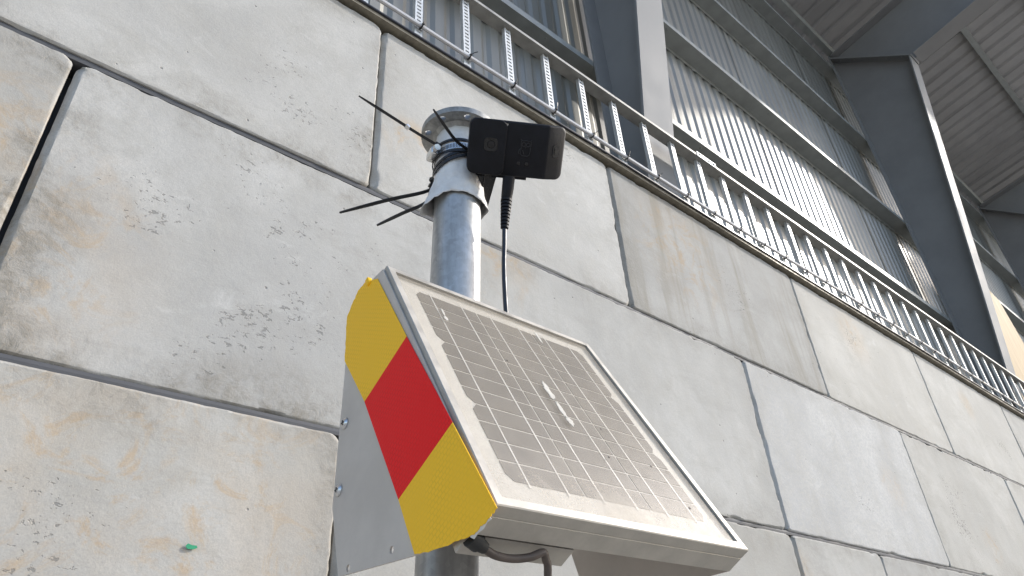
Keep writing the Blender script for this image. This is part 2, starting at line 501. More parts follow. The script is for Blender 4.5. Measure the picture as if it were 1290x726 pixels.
def make_block(ci, bi, x0, x1, z0, z1, fine):
    g = 0.0055
    x0 += g; x1 -= g; z0 += g + 0.0025; z1 -= g + 0.0025
    w = x1 - x0; h = z1 - z0
    seed = V((ci * 17.3 + bi * 5.1, bi * 3.7, ci * 9.9))
    step = 0.016 if fine else 0.12
    def lines(L):
        e = [0, 0.003, 0.006, 0.009, 0.012, 0.0155, 0.020, 0.026, 0.036, 0.05] if fine else [0, 0.012, 0.05]
        n = max(2, int((L - 0.1) / step))
        inner = [0.05 + (L - 0.1) * i / n for i in range(1, n)]
        return e + inner + [L - q for q in reversed(e)]
    xs = lines(w); zs = lines(h)
    cx = (x0 + x1) / 2; cz = (z0 + z1) / 2
    cham = 0.0095 + 0.003 * random.random()
    out = random.uniform(-0.004, 0.004)
    verts = []; edge = []
    for z in zs:
        for x in xs:
            px = x - w / 2; pz = z - h / 2
            p = V((px, 0, pz)) + seed
            dl, dr, db, dt = x, w - x, z, h - z
            wob = noise.noise(p * 7) * 0.0012 + noise.noise(p * 38) * 0.0016 + noise.noise(p * 95) * 0.0014 if fine else 0
            dx = min(dl, dr); dz = min(db, dt)
            # corner rounded in plan, arris broken by a ragged chamfer
            d = min(dx, dz)
            if dx < 0.032 and dz < 0.032:
                d = min(d, 0.032 - math.hypot(0.032 - dx, 0.032 - dz))
            c = (cham * 0.40 + (0.009 if dx < dz else 0.0)) * (0.30 if (dr < 0.03 and dr < dz) else 1.0) + wob * 1.8 + max(0, noise.noise(p * 13 + V((9, 9, 9))) - 0.30) * 0.028
            y = max(0.0, c - d) if d < 0.06 else 0.0
            y += (noise.noise(p * 2.2) * 0.0022 + noise.noise(p * 11) * 0.0007) if fine else 0
            if d < 0.0005 and fine:
                k = wob * 0.5
                px += k if dl < dr else -k
                pz += k * 0.6
                if dx < 0.022 and dz < 0.022:      # pull the outline in at the corners
                    q = 0.022 - math.hypot(max(0, 0.022 - dz), max(0, 0.022 - dx))
                    s = min(1.0, -q / 0.022) * 0.022 if q < 0 else 0
                    px += (s * 0.7 if dl < dr else -s * 0.7)
                    pz += (s * 0.7 if db < dt else -s * 0.7)
            verts.append((px, y + out, pz))
            e = max(0.0, 1 - d / (0.12 + 0.09 * noise.noise(p * 3) + (0.05 if dl < 0.2 else 0)))
            edge.append(min(1.0, e ** 1.3))
    nx = len(xs); nz = len(zs)
    faces = [(j * nx + i, j * nx + i + 1, (j + 1) * nx + i + 1, (j + 1) * nx + i) for j in range(nz - 1) for i in range(nx - 1)]
    rim = [i for i in range(nx)] + [j * nx + nx - 1 for j in range(1, nz)] + [(nz - 1) * nx + i for i in range(nx - 2, -1, -1)] + [j * nx for j in range(nz - 2, 0, -1)]
    base = len(verts)
    for r in rim:
        v = verts[r]; verts.append((v[0], 0.54, v[2])); edge.append(1.0)
    n = len(rim)
    for i in range(n):
        j = (i + 1) % n
        faces.append((rim[j], rim[i], base + i, base + j))
    faces.append([base + i for i in range(n)])
    me = bpy.data.meshes.new('concrete_block')
    me.from_pydata(verts, [], faces)
    me.update()
    a = me.attributes.new('edge', 'FLOAT', 'POINT')
    a.data.foreach_set('value', edge)
    me.shade_smooth()
    try:
        me.set_sharp_from_angle(angle=math.radians(24))
    except Exception:
        pass
    o = link('concrete_block', me, M['concrete'], wall)
    o.matrix_parent_inverse = Matrix.Identity(4)
    o.location = V((cx, WY, cz + CZ)) - wall.location
    L = LOOK.get((ci, bi), {})
    o['tone'] = L.get('tone', random.uniform(0.9, 1.06))
    o['warm'] = L.get('warm', random.uniform(0.1, 0.6))
    o['grain'] = L.get('grain', 0.15)
    o['streak'] = L.get('streak', random.uniform(0.05, 0.2))
    o['edge_dirt'] = L.get('edge_dirt', 0.4)
    p = L.get('pit', (random.uniform(-0.4, 0.4), random.uniform(-0.2, 0.2), 0.25))
    o['pit_x'], o['pit_z'], o['pit_r'] = p
    q = L.get('och', (random.uniform(-0.6, 0.6), random.uniform(-0.3, 0.3), 0.16))
    o['och_x'], o['och_z'], o['och_r'] = q
    return o
for ci, (z0, z1) in enumerate(COURSES):
    js = JOINTS[ci]
    for bi in range(len(js) - 1):
        fine = ci <= 2 and js[bi + 1] > -0.9 and js[bi] < 8.9
        make_block(ci, bi, js[bi], js[bi + 1], z0, z1, fine)
# dark strip packed into the bed joints, added dark backing that stops light through the upright joints
for ci in range(1, 5):
    bm = bmesh.new()
    zj = COURSES[ci][1] + CZ
    n = 140
    rows = []
    for i in range(n + 1):
        x = -2.35 + 27.9 * i / n
        y = WY + 0.0050 + 0.0015 * noise.noise(V((x * 3.1, ci, 0)))
        rows.append([bm.verts.new((x, y, zj - 0.0079)), bm.verts.new((x, y - 0.001, zj)), bm.verts.new((x, y, zj + 0.0079)), bm.verts.new((x, WY + 0.5, zj + 0.0079)), bm.verts.new((x, WY + 0.5, zj - 0.0079))])
    for a, b in zip(rows, rows[1:]):
        for q in range(5):
            bm.faces.new((a[q], a[(q + 1) % 5], b[(q + 1) % 5], b[q]))
    bm.faces.new(rows[0]); bm.faces.new(rows[-1][::-1])
    o = obj('joint_strip', bm, M['slate'], wall); o.matrix_parent_inverse = Matrix.Translation(-wall.location)
for ci, (z0, z1) in enumerate(COURSES):
    for xj in JOINTS[ci][1:-1]:
        bm = bmesh.new()
        box(bm, (xj - 0.0053, WY + 0.07, z0 + CZ + 0.0085), (xj + 0.0053, WY + 0.5, z1 + CZ - (0.035 if ci == 0 else 0.0085)))
        o = obj('joint_light_stop', bm, M['slate'], wall); o.matrix_parent_inverse = Matrix.Translation(-wall.location)
bm = bmesh.new()
prism(bm, [(-0.011, -0.002), (-0.006, -0.006), (0.004, -0.004), (0.012, 0.001), (0.009, 0.005), (0.000, 0.003), (-0.008, 0.004)], 0, 0.0012,
      frame_matrix(W(0.4495, WY - 0.0042, 0.3588), V((0.98, 0, -0.2)), V((0.2, 0, 0.98)), V((0, -1, 0))))
fl = obj('paint_fleck', bm, M['green'], wall); fl.matrix_parent_inverse = wall.matrix_world.inverted() if False else Matrix.Translation(-wall.location)

def child(o, parent):                            # keep world coordinates under a parent that is only moved
    o.parent = parent
    o.matrix_parent_inverse = Matrix.Translation(-parent.location)
    return o

# ---------------------------------------------------------------- steel shed behind the wall
FX = [-3.25, 2.75, 8.735, 14.72, 20.70]
shed = empty('steel_shed', (8.7, 1.9, 0), 'grey steel framed shed with ribbed cladding and roof rising behind the block wall', 'building')
def part(name, bm, mat, parent=None, smooth=False):
    o = obj(name, bm, mat, None, smooth)
    p = parent or shed
    o.parent = p
    o.matrix_parent_inverse = Matrix.Translation(-shed.location)
    return o
YO = 1.87                                        # inside face of the outer flange
ROOF_EDGE = -0.62  # roof stops here, out of view, so sun reaches the cladding
def yin(z): return 1.58 - 0.14 * (z - 3.16)
def raf_lo(y): return 7.66 + 0.19 * (0.92 - y)
def raf_hi(y): return 8.56 + 0.176 * (1.77 - y)
def roof_z(y): return 8.80 + 0.176 * (1.89 - y)
def yz_plate(bm, x0, x1, poly):
    prism(bm, poly, x0, x1, frame_matrix(V((0, 0, CZ)), V((0, 1, 0)), V((0, 0, 1)), V((1, 0, 0))))
for fx in FX:
    pf = bpy.data.objects.new('portal_frame', None)
    C.objects.link(pf); pf.parent = shed
    zb = WALL_TOP + 0.004
    zi = 7.66
    ydx = 0.013
    bm = bmesh.new()
    yz_plate(bm, fx - 0.006, fx + 0.006, [(yin(zb) + 0.018, zb + 0.02), (YO, zb + 0.02), (YO, 8.50), (yin(zi) + 0.018, zi)])
    part('column_web', bm, M['paint'], pf)
    bm = bmesh.new()
    yz_plate(bm, fx - 0.14, fx + 0.14, [(yin(zb), zb + 0.02), (yin(zb) + 0.0175, zb + 0.02), (yin(zi) + 0.0175, zi), (yin(zi), zi)])
    part('inner_flange', bm, M['paint'], pf)
    bm = bmesh.new()
    yz_plate(bm, fx - 0.14, fx + 0.14, [(YO + 0.0005, zb + 0.02), (YO + 0.0165, zb + 0.02), (YO + 0.0165, 8.58), (YO + 0.0005, 8.58)])
    part('outer_flange', bm, M['paint'], pf)
    bm = bmesh.new()
    box(bm, (fx - 0.16, yin(zb) - 0.02, zb + CZ), (fx + 0.16, YO + 0.03, zb + 0.019 + CZ))
    part('base_plate', bm, M['paint'], pf)
    # end plates of the haunch joint
    bm = bmesh.new()
    a = V((yin(zi) - 0.01, zi + 0.002)); b = V((YO, 8.502))
    t = (b - a).normalized(); nn = V((-t.y, t.x)) if True else None
    if nn.y < 0: nn = -nn
    yz_plate(bm, fx - 0.13, fx + 0.13, [tuple(a), tuple(b), tuple(b + nn * 0.024), tuple(a + nn * 0.024)])
    for s in (-0.08, 0.08):
        for u in (0.12, 0.3, 0.5, 0.7, 0.88):
            q = a + (b - a) * u - nn * 0.012
            c = V((fx + s, q.x, q.y + CZ)); d = V((0, nn.x, nn.y))
            tube(bm, [c, c + d * 0.014], 0.013, 6)
    part('haunch_plate', bm, M['paint'], pf)
    bm = bmesh.new()
    yz_plate(bm, fx - 0.006, fx + 0.006, [(a.x + nn.x * .026 + 0.0, a.y + nn.y * .026), (b.x + nn.x * .026, b.y + nn.y * .026), (1.77, raf_hi(1.77)), (ROOF_EDGE, raf_hi(ROOF_EDGE)), (ROOF_EDGE, raf_lo(ROOF_EDGE) + 0.016)])
    part('rafter_web', bm, M['paint'], pf)
    bm = bmesh.new()
    yz_plate(bm, fx - 0.14, fx + 0.14, [(0.90, raf_lo(0.90)), (0.90, raf_lo(0.90) + 0.0155), (ROOF_EDGE, raf_lo(ROOF_EDGE) + 0.0155), (ROOF_EDGE, raf_lo(ROOF_EDGE))])
    part('rafter_lower_flange', bm, M['paint'], pf)
    bm = bmesh.new()
    yz_plate(bm, fx - 0.14, fx + 0.14, [(1.84, raf_hi(1.84) + 0.001), (1.84, raf_hi(1.84) + 0.017), (ROOF_EDGE, raf_hi(ROOF_EDGE) + 0.017), (ROOF_EDGE, raf_hi(ROOF_EDGE) + 0.001)])
    part('rafter_upper_flange', bm, M['paint'], pf)
# girts: web flat, inner lip up, outer flange down on the sheets
X0, X1 = -3.4, 26.7
for zg in (2.34, 3.82, 5.295, 6.775, 8.30):
    bm = bmesh.new()
    M4 = frame_matrix(V((0, 0, zg + CZ)), V((0, 1, 0)), V((0, 0, 1)), V((1, 0, 0)))
    t = 0.003
    poly = [(1.889, 0), (2.040, 0), (2.040, -0.045), (2.043, -0.045), (2.043, t), (1.892, t), (1.892, 0.055), (1.904, 0.055), (1.904, 0.058), (1.889, 0.058)]
    prism(bm, poly, X0, X1, M4)
    x = X0 + 0.1
    while x < 12:
        if zg > 3:
            tube(bm, [(x, 1.925, zg + CZ - 0.007), (x, 1.925, zg + CZ)], 0.008, 6)
        x += 0.55
    part('girt', bm, M['girt'])
# eave beam
bm = bmesh.new()
M4 = frame_matrix(V((0, 0, CZ)), V((0, 1, 0)), V((0, 0, 1)), V((1, 0, 0)))
zz = 8.60
prism(bm, [(1.80, zz + 0.01), (1.886, zz - 0.005), (1.886, zz + 0.19), (1.883, zz + 0.19), (1.883, zz), (1.803, zz + 0.013), (1.803, zz + 0.19), (1.80, zz + 0.19)], X0, X1, M4)
part('eave_beam', bm, M['girt'])
# cladding sheets, eight ribs each
clad = bpy.data.objects.new('wall_cladding', None)
C.objects.link(clad); clad.parent = shed
PITCH = 0.1375
def sheet_mesh(name, n, length, prof, pitch, depth):
    vs = []; fs = []
    xs = []
    for r in range(n):
        for (u, d) in prof:
            xs.append((r * pitch + u * pitch, d * depth))
    xs.append((n * pitch + prof[0][0] * pitch + 0.012, prof[0][1] * depth))
    rows = 2
    for j in range(rows):
        for (x, d) in xs:
            vs.append((x, d, length * j / (rows - 1)))
    k = len(xs)
    # back skin
    for j in range(rows):
        for (x, d) in xs:
            vs.append((x, d + 0.0012, length * j / (rows - 1)))
    for s in (0, 1):
        o = s * k * rows
        for i in range(k - 1):
            q = (o + i, o + i + 1, o + k + i + 1, o + k + i)
            fs.append(q if s == 0 else q[::-1])
    me = bpy.data.meshes.new(name)
    me.from_pydata(vs, [], fs); me.update()
    return me
prof = [(0.0, 0.0), (0.44, 0.0), (0.64, 1.0), (0.80, 1.0)]
cm = sheet_mesh('cladding_sheet', 8, 8.86 + CZ, prof, PITCH, 0.0125)
cm.materials.append(M['clad'])
ns = int((X1 - X0) / (8 * PITCH))
for i in range(ns):
    o = link('cladding_sheet', cm, None, clad)
    o.matrix_parent_inverse = Matrix.Translation(-shed.location)
    o.location = (X0 + i * 8 * PITCH, 2.0455 + (0.0016 if i % 2 else 0), 0.02)
# far gable
bm = bmesh.new()
box(bm, (X1, ROOF_EDGE, 0.02), (X1 + 0.06, 2.10, 8.7 + CZ))
part('gable_wall', bm, M['clad'])
# roof sheets and the purlins under them
roof = bpy.data.objects.new('roof', None)
C.objects.link(roof); roof.parent = shed
RP = 0.28
slope = math.atan(0.176)
rl = (2.10 - ROOF_EDGE) / math.cos(slope)
rm = sheet_mesh('roof_sheet', 4, rl, [(0.0, 0.0), (0.62, 0.0), (0.72, 1.0), (0.90, 1.0)], RP, 0.036)
rm.materials.append(M['roof'])
nr = int((X1 - X0) / (4 * RP)) + 1
rot = Matrix.Rotation(math.pi / 2 - slope, 4, 'X')    # sheet length runs up the slope, ribs stand upward
for i in range(nr):
    o = link('roof_sheet', rm, None, roof)
    o.matrix_parent_inverse = Matrix.Translation(-shed.location)
    mm = frame_matrix(V((X0 + i * 4 * RP, 2.10, roof_z(2.10) + CZ + 0.20 + (0.0016 if i % 2 else 0))),
                      V((1, 0, 0)), V((0, math.sin(slope), math.cos(slope))), V((0, -math.cos(slope), math.sin(slope))))
    o.matrix_basis = mm
def roof_rail(y, xa, xb, holes):
    bm = bmesh.new()
    zc = roof_z(y) + 0.195
    z0 = zc - 0.115
    poly = [(y - 0.04, z0), (y + 0.04, z0), (y + 0.04, zc), (y + 0.037, zc), (y + 0.037, z0 + 0.003), (y - 0.037, z0 + 0.003), (y - 0.037, zc), (y - 0.04, zc)]
    prism(bm, poly, xa, xb, frame_matrix(V((0, 0, CZ)), V((0, 1, 0)), V((0, 0, 1)), V((1, 0, 0))))
    return part('purlin', bm, M['girt'], roof)
pr = roof_rail(0.36, 10.05, 14.5, True)
for k in range(2):
    bm = bmesh.new()
    c = W(10.13 + k * 0.12, 0.36, roof_z(0.36) + 0.195 - 0.115)
    tube(bm, [c - V((0, 0, 0.003)), c - V((0, 0, 0.0005))], 0.020, 10)
    part('bolt_hole_disc', bm, M['rubber_and_hole_shade'], roof)  # dark disc stands for the shade inside an open bolt hole
roof_rail(-0.55, X0, X1, False)
bm = bmesh.new()
box(bm, (9.12, 0.62, roof_z(0.62) + CZ - 0.22), (9.15, 0.80, roof_z(0.62) + CZ + 0.0))
part('cleat', bm, M['girt'], roof)

# plywood offcut standing on the wall beyond the second column
bm = bmesh.new()
prism(bm, [(9.3, WALL_TOP + 0.004), (11.75, WALL_TOP + 0.004), (11.06, 4.95), (10.6, 5.05), (9.4, 4.9)], -0.009, 0.009,
      frame_matrix(V((0, 1.76, CZ)), V((1, 0, 0)), V((0, 0, 1)), V((0, -1, 0))))
tag(obj('plywood_board', bm, M['ply']), 'yellowish plywood board standing on the wall beyond the larger steel column', 'board')

# capping strip on the wall
bm = bmesh.new()
CAPT = WALL_TOP + 0.004
prism(bm, [(1.452, CAPT), (1.570, CAPT), (1.570, CAPT + 0.004), (1.456, CAPT + 0.004), (1.456, CAPT + 0.022), (1.452, CAPT + 0.022)], -2.4, 25.7,
      frame_matrix(V((0, 0, CZ)), V((0, 1, 0)), V((0, 0, 1)), V((1, 0, 0))))
tag(obj('capping_strip', bm, M['cap']), 'long brownish steel strip lying along the top edge of the block wall', 'steel strip')

# black cable along the strip
bm = bmesh.new()
pts = []
x = -2.4
while x < 25.6:
    pts.append(W(x, 1.447 + 0.002 * math.sin(x * 2.1), CAPT + 0.021 + 0.004 * noise.noise(V((x * 1.3, 2, 5)))))
    x += 0.2
tube(bm, pts, 0.006, 6)
tag(obj('black_cable', bm, M['cord'], smooth=True), 'thin black cable running along the foot of the cable ladder', 'cable')

# ---------------------------------------------------------------- cable ladder
lad = empty('cable_ladder', (2.0, 1.53, WALL_TOP + CZ), 'galvanised cable ladder with slotted rungs fixed on edge above the block wall', 'cable ladder')
def channel(y0, y1, z0, z1, up):
    t = 0.002
    if up:
        return [(y0, z0), (y1, z0), (y1, z1), (y1 - 0.014, z1), (y1 - 0.014, z1 - t), (y1 - t, z1 - t), (y1 - t, z0 + t), (y0 + t, z0 + t), (y0 + t, z0 + 0.018), (y0, z0 + 0.018)]
for nm, (y0, y1, z0, z1) in (('rail', (1.498, 1.562, 2.876, 2.94)), ('rail', (1.502, 1.566, CAPT + 0.0065, CAPT + 0.06))):
    bm = bmesh.new()
    prism(bm, channel(y0, y1, z0, z1, True), -2.4, 25.6, frame_matrix(V((0, 0, CZ)), V((0, 1, 0)), V((0, 0, 1)), V((1, 0, 0))))
    # pressed line along the rail
    child(obj(nm, bm, M['rail']), lad)
bm = bmesh.new()
RW = 0.0185; z0 = CAPT + 0.03; z1 = 2.874; pit = 0.024
box(bm, (-RW, 0, z0), (-0.010, 0.002, z1)); box(bm, (0.010, 0, z0), (RW, 0.002, z1))
nslot = int((z1 - z0) / pit)
for i in range(nslot + 1):
    zc = z0 + i * pit
    box(bm, (-0.010, 0.0001, zc), (0.010, 0.0019, min(z1, zc + 0.014)))
box(bm, (-RW, 0.0021, z0), (-RW + 0.002, 0.020, z1)); box(bm, (RW - 0.002, 0.0021, z0), (RW, 0.020, z1))
r0 = obj('rung', bm, M['strut'])
xr = 1.469 - 15 * 0.25
first = True
while xr < 25.4:
    o = r0 if first else r0.copy()
    if not first:
        C.objects.link(o)
    o.location = (xr, 1.522, CZ)
    child(o, lad)
    first = False
    xr += 0.25
# joint plates of the upper rail
for xj in (2.93, 8.9):
    bm = bmesh.new()
    box(bm, (xj, 1.4945, 2.872 + CZ), (xj + 0.19, 1.4975, 2.91 + CZ), bev=0.0008)
    for k in range(4):
        c = W(xj + 0.025 + k * 0.047, 1.4945, 2.893); tube(bm, [c, c - V((0, 0.006, 0))], 0.006, 8)
    child(obj('splice_plate', bm, M['strut']), lad)

# white cable with black ties
wc = empty('white_cable', W(2.0, 1.51, 2.42), 'white cable strapped along the lower part of the cable ladder rungs', 'cable')
def wz(x): return 2.468 - 0.012 * math.sin((x - 0.6) * 0.9) + 0.008 * noise.noise(V((x * 0.8, 1, 1)))
bm = bmesh.new()
pts = []
x = -2.3
while x < 25.3:
    pts.append(W(x, 1.510 + 0.002 * noise.noise(V((x * 3, 0, 0))), wz(x)))
    x += 0.125
tube(bm, pts, 0.0095, 8)
child(obj('sheath', bm, M['white_cable'], smooth=True), wc)
xr = 1.469 - 15 * 0.25
while xr < 18:
    if xr > -0.9:
        bm = bmesh.new()
        c = W(xr + random.uniform(-0.006, 0.006), 1.510, wz(xr))
        ring = [c + V((math.sin(a) * 0.002, math.cos(a) * 0.0135, math.sin(a) * 0.013)) for a in [k * math.pi / 5 for k in range(11)]]
        ribbon(bm, ring, (1, 0, 0), 0.0065, 0.0022)
        box(bm, (-0.004, -0.006, -0.003), (0.004, 0.0, 0.005), Matrix.Translation(c + V((0, -0.0125, 0))))
        tl = random.uniform(0.008, 0.028); an = random.uniform(-0.6, 1.0)
        ribbon(bm, [c + V((0, -0.016, 0)), c + V((0.4 * tl * math.sin(an), -0.018 - 0.3 * tl, tl * 0.5 * math.cos(an))), c + V((tl * math.sin(an), -0.02 - 0.5 * tl, tl * math.cos(an)))], (0.8, 0.1, 0.6), 0.005, 0.0016)
        child(obj('cable_tie', bm, M['tie']), wc)
    xr += 0.25

# ---------------------------------------------------------------- pole with flange
PD = V((0.016869, -0.038939, 0.999099)).normalized()
PB = V((0.51469, 0.71354, 0.18357))
def pole_at(z):                                  # point on the axis at height z above eye level
    return PB + PD * ((z - PB.z) / PD.z) + V((0, 0, CZ))
pb = pole_at(-CZ + 0.004)
pole = empty('steel_pole', pb, 'galvanised steel pole with a round holed flange at its top', 'pole')
bm = bmesh.new()
tube(bm, [pole_at(-CZ + 0.004), pole_at(-0.5), pole_at(0.3), pole_at(0.6), pole_at(0.878)], 0.038, 40)
child(obj('tube', bm, M['pole'], smooth=True), pole)
px = (V((1, 0, 0)) - PD * PD.x).normalized(); py = PD.cross(px)
fc = pole_at(0.884)
holes = [circle(math.cos(a) * 0.0545, math.sin(a) * 0.0545, 0.0062, 14) for a in [math.pi / 8 + k * math.pi / 4 for k in range(8)]]
fl = holed_sheet('flange', [circle(0, 0, 0.066, 64), circle(0, 0, 0.030, 40)] + holes, 0.011, M['flange'], None, frame_matrix(fc, px, py, PD))
child(fl, pole)
bm = bmesh.new()
tube(bm, [fc - PD * 0.006, fc - PD * 0.010, fc - PD * 0.014], 0.04, 40, False, [0.046, 0.0415, 0.0385])
child(obj('weld', bm, M['flange'], smooth=True), pole)
# silver tape wound round the upper pole, its lower end flaring off as a loose skirt
def skirt():
    bm = bmesh.new()
    n = 72; rows = 26
    grid = []
    for j in range(rows + 1):
        row = []
        t = j / rows
        for i in range(n):
            a = 2 * math.pi * i / n
            dirv = px * math.cos(a) + py * math.sin(a)
            left = max(0.0, math.cos(a - math.radians(158)))
            right = max(0.0, math.cos(a - math.radians(-35)))
            zbot = 0.728 - 0.020 * left ** 6 - 0.006 * right ** 3 + 0.004 * noise.noise(V((math.cos(a) * 2.2, math.sin(a) * 2.2, 1)))+ 0.0015 * noise.noise(V((math.cos(a) * 9, math.sin(a) * 9, 4)))
            z = zbot + (0.874 - zbot) * t
            fl = max(0.0, 1 - t / 0.5)
            r = 0.0396 + 0.0008 * noise.noise(V((math.cos(a) * 3, math.sin(a) * 3, z * 40))) + fl ** 1.5 * (0.0025 + 0.017 * left ** 4 + 0.006 * right ** 4)
            r += 0.0022 * noise.noise(V((math.cos(a) * 6, math.sin(a) * 6, z * 90))) * (0.4 + fl)
            p = pole_at(z) + dirv * r
            row.append(bm.verts.new(p))
        grid.append(row)
    for j in range(rows):
        for i in range(n):
            bm.faces.new((grid[j][i], grid[j][(i + 1) % n], grid[j + 1][(i + 1) % n], grid[j + 1][i]))
    return bm
sk = obj('tape_wrap', skirt(), M['silver_tape'], smooth=True)
md = sk.modifiers.new('thick', 'SOLIDIFY'); md.thickness = 0.0006; md.offset = -1
child(sk, pole)
def ring_pts(z, r, tilt=(0, 0), n=48):
    c = pole_at(z)
    return [c + (px * math.cos(a) + py * math.sin(a)) * r + PD * (tilt[0] * math.cos(a) + tilt[1] * math.sin(a)) for a in [2 * math.pi * k / n for k in range(n + 1)]]

# hose clamp
hc = empty('hose_clamp', pole_at(0.825), 'silver worm drive hose clamp tightened round the pole below the flange', 'hose clamp')
bm = bmesh.new()
ribbon(bm, ring_pts(0.826, 0.0418, (0.002, -0.001)), PD, 0.0125, 0.0012)
child(obj('band', bm, M['clamp']), hc)
bm = bmesh.new()
for k in range(52):
    a = math.radians(170 + k * 3.4)
    dirv = px * math.cos(a) + py * math.sin(a)
    tn = -px * math.sin(a) + py * math.cos(a)
    box(bm, (-0.0005, -0.0042, -0.0002), (0.0005, 0.0042, 0.0003), frame_matrix(pole_at(0.826) + dirv * 0.0426 + PD * (0.002 * math.cos(a) - 0.001 * math.sin(a)), tn, PD, dirv))
child(obj('worm_slot', bm, M['rubber_and_hole_shade']), hc)
bm = bmesh.new()
a = math.radians(168)
dirv = px * math.cos(a) + py * math.sin(a); tn = (-px * math.sin(a) + py * math.cos(a))
HM = frame_matrix(pole_at(0.823) + dirv * 0.049, tn, PD, dirv)
box(bm, (-0.013, -0.0085, -0.007), (0.013, 0.0085, 0.006), HM, 0.004, 3)
child(obj('screw_housing', bm, M['clamp'], smooth=True), hc)
bm = bmesh.new()
sx = HM @ V((0.012, 0, 0)); sd = (tn * 0.8 - PD * 0.25 - dirv * 0.0).normalized()
tube(bm, [sx, sx + sd * 0.004, sx + sd * 0.0045, sx + sd * 0.013], 0.005, 6, True, [0.004, 0.004, 0.0058, 0.0058])
child(obj('screw', bm, M['rivet']), hc)

# four black cable ties, tails sticking out
def cable_tie(label, z, tail, head_a, tilt=(0, 0), r=0.0425, w=0.0048):
    t = empty('cable_tie', pole_at(z), label, 'cable tie', 'black cable ties round the pole')
    bm = bmesh.new()
    ribbon(bm, ring_pts(z, r, tilt), PD, w, 0.0016)
    child(obj('band', bm, M['tie']), t)
    a = math.radians(head_a)
    hd = pole_at(z) + (px * math.cos(a) + py * math.sin(a)) * (r + 0.003) + PD * (tilt[0] * math.cos(a) + tilt[1] * math.sin(a))
    bm = bmesh.new()
    d = (V(tail[0]) + V((0, 0, CZ)) - hd).normalized()
    s = (PD - d * PD.dot(d)).normalized()
    box(bm, (-0.004, -0.0045, -0.0035), (0.004, 0.0045, 0.0035), frame_matrix(hd, d, s, d.cross(s)), 0.001)
    child(obj('head', bm, M['tie']), t)
    bm = bmesh.new()
    pts = smooth_path([hd] + [V(p) + V((0, 0, CZ)) for p in tail], 5)
    n = len(pts)
    ws = [w if i < n - 4 else w * (0.95 - 0.16 * (i - n + 4)) for i in range(n)]
    ribbon(bm, pts, (-0.13, 0.78, -0.62), ws, 0.0022)
    child(obj('tail', bm, M['tie']), t)
    return t
t1 = cable_tie('black cable tie with the longest tail pointing up and left from the clamp', 0.838, [(0.4430, 0.6955, 0.8514), (0.395, 0.7037, 0.8683), (0.344, 0.7125, 0.8861)], 180)
bm = bmesh.new()
box(bm, (-0.004, -0.004, -0.003), (0.004, 0.004, 0.003), Matrix.Translation(W(0.428, 0.698, 0.8567)) @ Matrix.Rotation(0.5, 4, 'Y'), 0.001)
child(obj('lock', bm, M['clamp']), t1)
cable_tie('black cable tie whose short tail rises in front of the flange', 0.814, [(0.489, 0.6435, 0.8151), (0.458, 0.634, 0.8228), (0.4268, 0.6217, 0.8305)], 258, (0.0, 0.002), 0.0440)
cable_tie('black cable tie with a long tail drooping left over the wall joint', 0.808, [(0.487, 0.722, 0.7665), (0.425, 0.7425, 0.7290), (0.3567, 0.7658, 0.6852)], 130, (0.010, -0.010), 0.0425, 0.0056)
cable_tie('black cable tie with the lowest and shorter tail drooping left', 0.797, [(0.4849, 0.7267, 0.7436), (0.452, 0.7425, 0.7150), (0.4174, 0.7591, 0.6851)], 130, (0.010, -0.012), 0.0430, 0.0056)

# ---------------------------------------------------------------- black camera on the pole
dc = V((0.5567, 0.5762, 0.7849))
nz = (-dc).normalized()                                     # it looks down towards the yard
rx0 = (Rx * 0.994 + Ry * 0.110).normalized()
nz = (nz + rx0 * 0.10 + Ry * 0.06).normalized()
rx = (rx0 - nz * rx0.dot(nz)).normalized()
ry = nz.cross(rx)
DM = frame_matrix(dc + V((0, 0, CZ)), rx, ry, nz)
dev = empty('monitoring_camera', DM @ V((0, -0.044, -0.02)), 'black box camera with an owl emblem mounted on the pole top', 'camera')
HW, HH = 0.0775, 0.0425
def bevelled(poly_xz, y0, y1, r1, r2, M4):
    bm = bmesh.new()
    a = [bm.verts.new(V((p[0], y0, p[1]))) for p in poly_xz]
    b = [bm.verts.new(V((p[0], y1, p[1]))) for p in poly_xz]
    n = len(a)
    bm.faces.new(a); bm.faces.new(b[::-1])
    for i in range(n):
        bm.faces.new((a[i], b[i], b[(i + 1) % n], a[(i + 1) % n]))
    bmesh.ops.recalc_face_normals(bm, faces=bm.faces[:])
    # edges running in depth at the four silhouette corners
    es = [e for e in bm.edges if abs((e.verts[0].co - e.verts[1].co).z) > 0.005 and abs(e.verts[0].co.x - e.verts[1].co.x) < 0.006 and abs(e.verts[0].co.y - e.verts[1].co.y) < 1e-6]
    bmesh.ops.bevel(bm, geom=es, offset=r1, segments=6, profile=0.5, affect='EDGES')
    bm.edges.ensure_lookup_table()
    es = [e for e in bm.edges if len(e.link_faces) == 2 and e.calc_face_angle() > math.radians(20)]
    bmesh.ops.bevel(bm, geom=es, offset=r2, segments=3, profile=0.5, affect='EDGES')
    for v in bm.verts:
        v.co = M4 @ v.co
    return bm
bm = bevelled([(-HW, -0.048), (-HW, 0.0), (0.047, 0.0), (HW, -0.020), (HW, -0.048)], -HH, HH, 0.011, 0.003, DM)
child(obj('body', bm, M['black'], smooth=True), dev)
bm = bevelled([(-HW - 0.0005, -0.010), (-HW - 0.0005, 0.0065), (-0.0195, 0.0065), (-0.0195, -0.010)], -HH - 0.0006, HH + 0.0006, 0.012, 0.0022, DM)
child(obj('lens_plate', bm, M['black'], smooth=True), dev)
